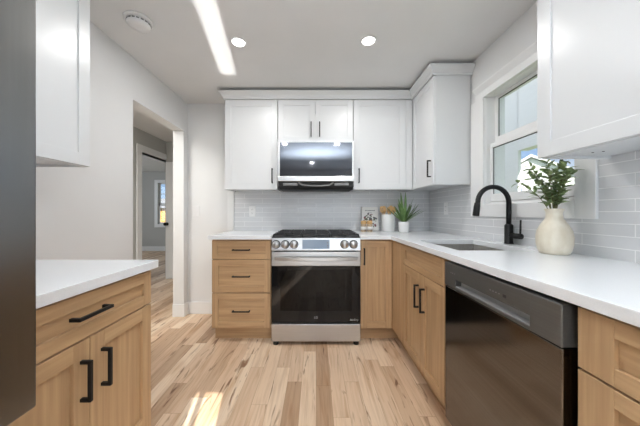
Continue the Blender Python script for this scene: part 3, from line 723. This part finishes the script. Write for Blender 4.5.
# utensil crock
ux, uy = .777, 2.715
cr_ = MB().lathe([(.066, 0), (.070, .003), (.071, .178), (.069, .181), (.065, .179), (.064, .01), (0, .01)], (ux, uy, CT1), 'ceramic', 40).build('utensil_crock', None, (ux, uy, CT1))
tag(cr_, 'tall white ceramic crock filled with wooden utensils on the back counter', 'crock')
labs = ['slotted wooden spatula, leftmost in the white crock', 'wooden spoon leaning left in the white crock', 'wooden slotted spoon standing in the middle of the crock', 'wooden turner with a flat edge leaning right in the crock', 'round wooden spoon, rightmost in the white crock']
for i, (dx, lean) in enumerate(((-.04, -.034), (-.022, -.016), (0, .0), (.022, .014), (.04, .022))):
    bx_, by_ = ux+dx*.8, uy+(.02 if i % 2 else -.02); z0 = CT1+.015; zt = CT1+.212
    tx = bx_+lean
    mb = MB().tube([(bx_, by_, z0), (tx, by_, zt)], .0055, 'bamboo', 8)
    d = Vector((tx-bx_, 0, zt-z0)).normalized(); q = Vector((0, 0, 1)).rotation_difference(d).to_matrix().to_4x4()
    b = bmesh.new(); W_ = .019 if i not in (1, 4) else .021; H_ = .07+.008*(i % 2); n = 20; ring = []
    for s in range(n):
        a = 2*PI*s/n; ca, sa = math.cos(a), math.sin(a)
        pw = .55 if i in (0, 3) else .9
        ring.append((W_*math.copysign(abs(ca)**pw, ca), H_/2+H_/2*math.copysign(abs(sa)**pw, sa)))
    lo = [b.verts.new((x, -.003, z)) for x, z in ring]; hi = [b.verts.new((x, .003, z)) for x, z in ring]
    b.faces.new(lo); b.faces.new(hi[::-1])
    for s in range(n): b.faces.new((lo[s], lo[(s+1) % n], hi[(s+1) % n], hi[s]))
    mb._merge(b, 'bamboo', False, Matrix.Translation((tx, by_, zt-.012-.004*(i % 3))) @ q)
    if i in (0, 2):
        for s in (-.009, 0, .009): mb.box((s-.0018, -.0036, .018), (s+.0018, -.003, .052), 'bark', 0, Matrix.Translation((tx, by_, zt-.012-.004*(i % 3))) @ q)
    o = mb.build('wooden_spatula' if i in (0, 3) else 'wooden_spoon', None, (bx_, by_, z0)); tag(o, labs[i], 'utensil', 'wooden utensils in the crock')
# cookbook leaning on the backsplash
bx0, bx1, bh_ = .505, .685, .262
lean = math.radians(8)
cb = thing('cookbook', ((bx0+bx1)/2, 2.765, CT1), 'white cookbook with dark berries on the cover, leaning on the tiles', 'book')
T = Matrix.Translation(((bx0+bx1)/2, 2.755, CT1+.004)) @ Matrix.Rotation(-lean, 4, 'X')
W_ = (bx1-bx0)/2
mb = MB().box((-W_, 0, 0), (W_, .003, bh_), 'paper', .0008, T).box((-W_, .019, 0), (W_, .022, bh_), 'paper', .0008, T).box((-W_-.003, 0, 0), (-W_, .022, bh_), 'paper', .001, T)
mb.build('cover', cb)
MB().box((-W_+.001, .0032, .003), (W_-.004, .0188, bh_-.004), 'paper', 0, T).build('pages', cb)
mb = MB(); rnd = random.Random(3)
for i in range(8): mb.box((-.052+i*.014, -.0006, .218), (-.052+i*.014+.009, -.0001, .228), 'ink', 0, T)
for i in range(5): mb.box((-.02+i*.009, -.0006, .196), (-.02+i*.009+.006, -.0001, .200), 'ink', 0, T)
for i in range(60):
    a = rnd.uniform(0, 2*PI); r = rnd.uniform(.0, .062); x = r*math.cos(a)*1.25+.01; z = .115+r*math.sin(a)*1.3; s = rnd.uniform(.005, .012)
    b = bmesh.new(); vv = [b.verts.new((x+s*math.cos(2*PI*k/10), -.0003-.00002*i, z+s*math.sin(2*PI*k/10))) for k in range(10)]; b.faces.new(vv)
    mb._merge(b, rnd.choice(['berry', 'ink', 'leafprint']), False, T)
mb.build('cover_print', cb)
# jars
for x, y, lab in ((.50, 2.652, 'small glass jar with cork lid nearest the range'), (.566, 2.655, 'small glass jar with cork lid beside the crock')):
    j = thing('spice_jar', (x, y, CT1), lab, 'jar', 'small cork-lidded jars on the back counter')
    MB().lathe([(.026, 0), (.029, .003), (.029, .066), (.026, .074), (.026, .08)], (x, y, CT1), 'jarcontent', 28).build('body', j)
    MB().lathe([(.0296, .022), (.0296, .055)], (x, y, CT1), 'paper', 28).build('paper_label', j)
    MB().lathe([(.027, .08), (.0285, .083), (.0285, .112), (.026, .116)], (x, y, CT1), 'bamboo', 28).build('lid', j)

# ------------------------------------------------------------------ electrical
def plate(name, lab, o, face, uc, zc, kind):
    t_ = thing(name, P(o, face, uc, 0, zc), lab, 'outlet' if kind == 'o' else 'light switch')
    mb = MB(); obox(mb, o, face, uc-.037, uc+.037, -.006, -.0003, zc-.06, zc+.06, 'plastic', .002); mb.build('cover_plate', t_)
    if kind == 'o':
        for dz in (-.02, .02):
            mb = MB(); obox(mb, o, face, uc-.015, uc+.015, -.0075, -.006, zc+dz-.014, zc+dz+.014, 'plastic', .001)
            for du in (-.006, .006): obox(mb, o, face, uc+du-.0012, uc+du+.0012, -.0078, -.0074, zc+dz-.004, zc+dz+.005, 'dark')
            mb.build('socket', t_)
    else:
        mb = MB(); obox(mb, o, face, uc-.016, uc+.016, -.009, -.006, zc-.032, zc+.032, 'plastic', .002); mb.build('rocker', t_)
plate('light_switch', 'white rocker light switch on the wall beside the hall opening', 'B', YB, -1.34, 1.15, 's')
plate('wall_outlet', 'white outlet on the grey tiles left of the range', 'B', YB-bt, -.71, 1.145, 'o')
plate('wall_outlet', 'white outlet on the tiles of the window wall near the corner', 'R', XR-bt, 2.45, 1.17, 'o')

# ------------------------------------------------------------------ ceiling fixtures
for x, y, lab in ((-.555, 1.805, 'round recessed ceiling light nearer the smoke detector'), (.373, 1.79, 'round recessed ceiling light nearer the window wall')):
    l = thing('recessed_light', (x, y, ZC), lab, 'ceiling light', 'recessed ceiling lights')
    MB().lathe([(.056, -.0005), (.056, -.004), (.050, -.007), (.046, -.006), (.044, -.0005)], (x, y, ZC), 'plastic', 36).build('trim_ring', l)
    MB().lathe([(.0445, -.001), (.0445, -.004), (0, -.0045)], (x, y, ZC), 'lens', 36).build('lens', l)
for i, (x, y) in enumerate(((-.555, 1.805), (.373, 1.79), (-.55, .45), (.37, .45), (-.1, -1.2))):
    li = bpy.data.lights.new('downlight', 'AREA'); li.shape = 'DISK'; li.size = .09; li.energy = 7 if i < 2 else 2.2; li.color = (1, .985, .97); li.spread = PI
    lo = bpy.data.objects.new('downlight', li); C.objects.link(lo); lo.location = (x, y, ZC-.012)
    if i > 1:
        l = thing('recessed_light', (x, y, ZC), ['round recessed ceiling light above the refrigerator door', 'round recessed ceiling light above the near worktop edge', 'round recessed ceiling light by the rear wall'][i-2], 'ceiling light', 'recessed ceiling lights')
        MB().lathe([(.056, -.0005), (.056, -.004), (.050, -.007), (.046, -.006), (.044, -.0005)], (x, y, ZC), 'plastic', 36).build('trim_ring', l)
        MB().lathe([(.0445, -.001), (.0445, -.004), (0, -.0045)], (x, y, ZC), 'lens', 36).build('lens', l)
sx, sy = -1.125, 1.60
s = thing('smoke_detector', (sx, sy, ZC), 'round white smoke detector on the ceiling above the left wall', 'smoke detector')
MB().lathe([(.080, -.0005), (.080, -.010), (.074, -.014), (.062, -.015)], (sx, sy, ZC), 'plastic', 40).build('base', s)
MB().lathe([(.066, -.0152), (.066, -.034), (.058, -.042), (.02, -.045), (0, -.045)], (sx, sy, ZC), 'plastic', 40).build('cover', s)
mb = MB()
for k in range(18):
    a = 2*PI*k/18; mb.box((.0655, -.008, -.030), (.0668, .008, -.022), 'greyplastic', 0, Matrix.Translation((sx, sy, ZC)) @ Matrix.Rotation(a, 4, 'Z'))
mb.build('vent_slots', s)

# ------------------------------------------------------------------ outdoors
mb = MB().box((XR+.3, -30, -.7), (60, 60, -.6), 'grass').box((-40, 7.7, -.7), (XR+.3, 60, -.6), 'grass').box((-40, -30, -.7), (-6.7, 7.7, -.6), 'grass').box((-6.7, -30, -.7), (XR+.3, -2.4, -.6), 'grass')
o = mb.build('ground'); o['kind'] = 'structure'
struct('sun_block_wall', MB().box((XR+.14, -.9, -.6), (XR+1.4, -.4, 3.6), 'siding'))  # unseen block added outside to keep the sun off the window jamb
nb = thing('carport', (5, 6, -.6), 'pale sided carport of the next house seen through the sink window', 'carport')
MB().box((4.0, 4.99, -.6), (4.06, 12, 4.6), 'siding').build('wall', nb)
MB().box((4.0, 1.5, 2.36), (4.2, 5.0, 4.6), 'siding').box((4.2, 1.5, 4.4), (6, 12, 4.6), 'siding').build('beam', nb)
MB().box((4.0, 1.5, -.6), (4.2, 1.7, 2.36), 'siding').build('post', nb)
hs = thing('house', (15, 17.55, -.6), 'white gabled house in the distance behind the kitchen window', 'house')
gy = 17.55
MB().prism([(15, gy-2.6, -.6), (15, gy+2.6, -.6), (15, gy+2.6, 3.4), (15, gy, 4.95), (15, gy-2.6, 3.4)], (6, 0, 0), 'siding').build('walls', hs)
MB().prism([(14.8, gy-3, 3.22), (14.8, gy, 5.02), (14.8, gy+3, 3.22), (14.8, gy+3, 3.38), (14.8, gy, 5.2), (14.8, gy-3, 3.38)], (6.4, 0, 0), 'trim').build('roof', hs)
for y in (gy-.9, gy+.5): MB().box((14.96, y, 2.2), (15.0, y+.45, 2.9), 'screen').build('window', hs)
hs.rotation_euler = (0, 0, math.radians(42))
h2 = thing('house', (-7.3, 16, -.6), 'house with autumn brown walls outside the far room window', 'house')
MB().box((-11, 14, -.6), (-6, 20, 1.4), 'autumn').build('walls', h2)
MB().prism([(-11.3, 13.7, 1.4), (-11.3, 17, 2.1), (-11.3, 20.3, 1.4)], (5.6, 0, 0), 'roof').build('roof', h2)

for o in bpy.data.objects:
    if 'org' in o: del o['org']
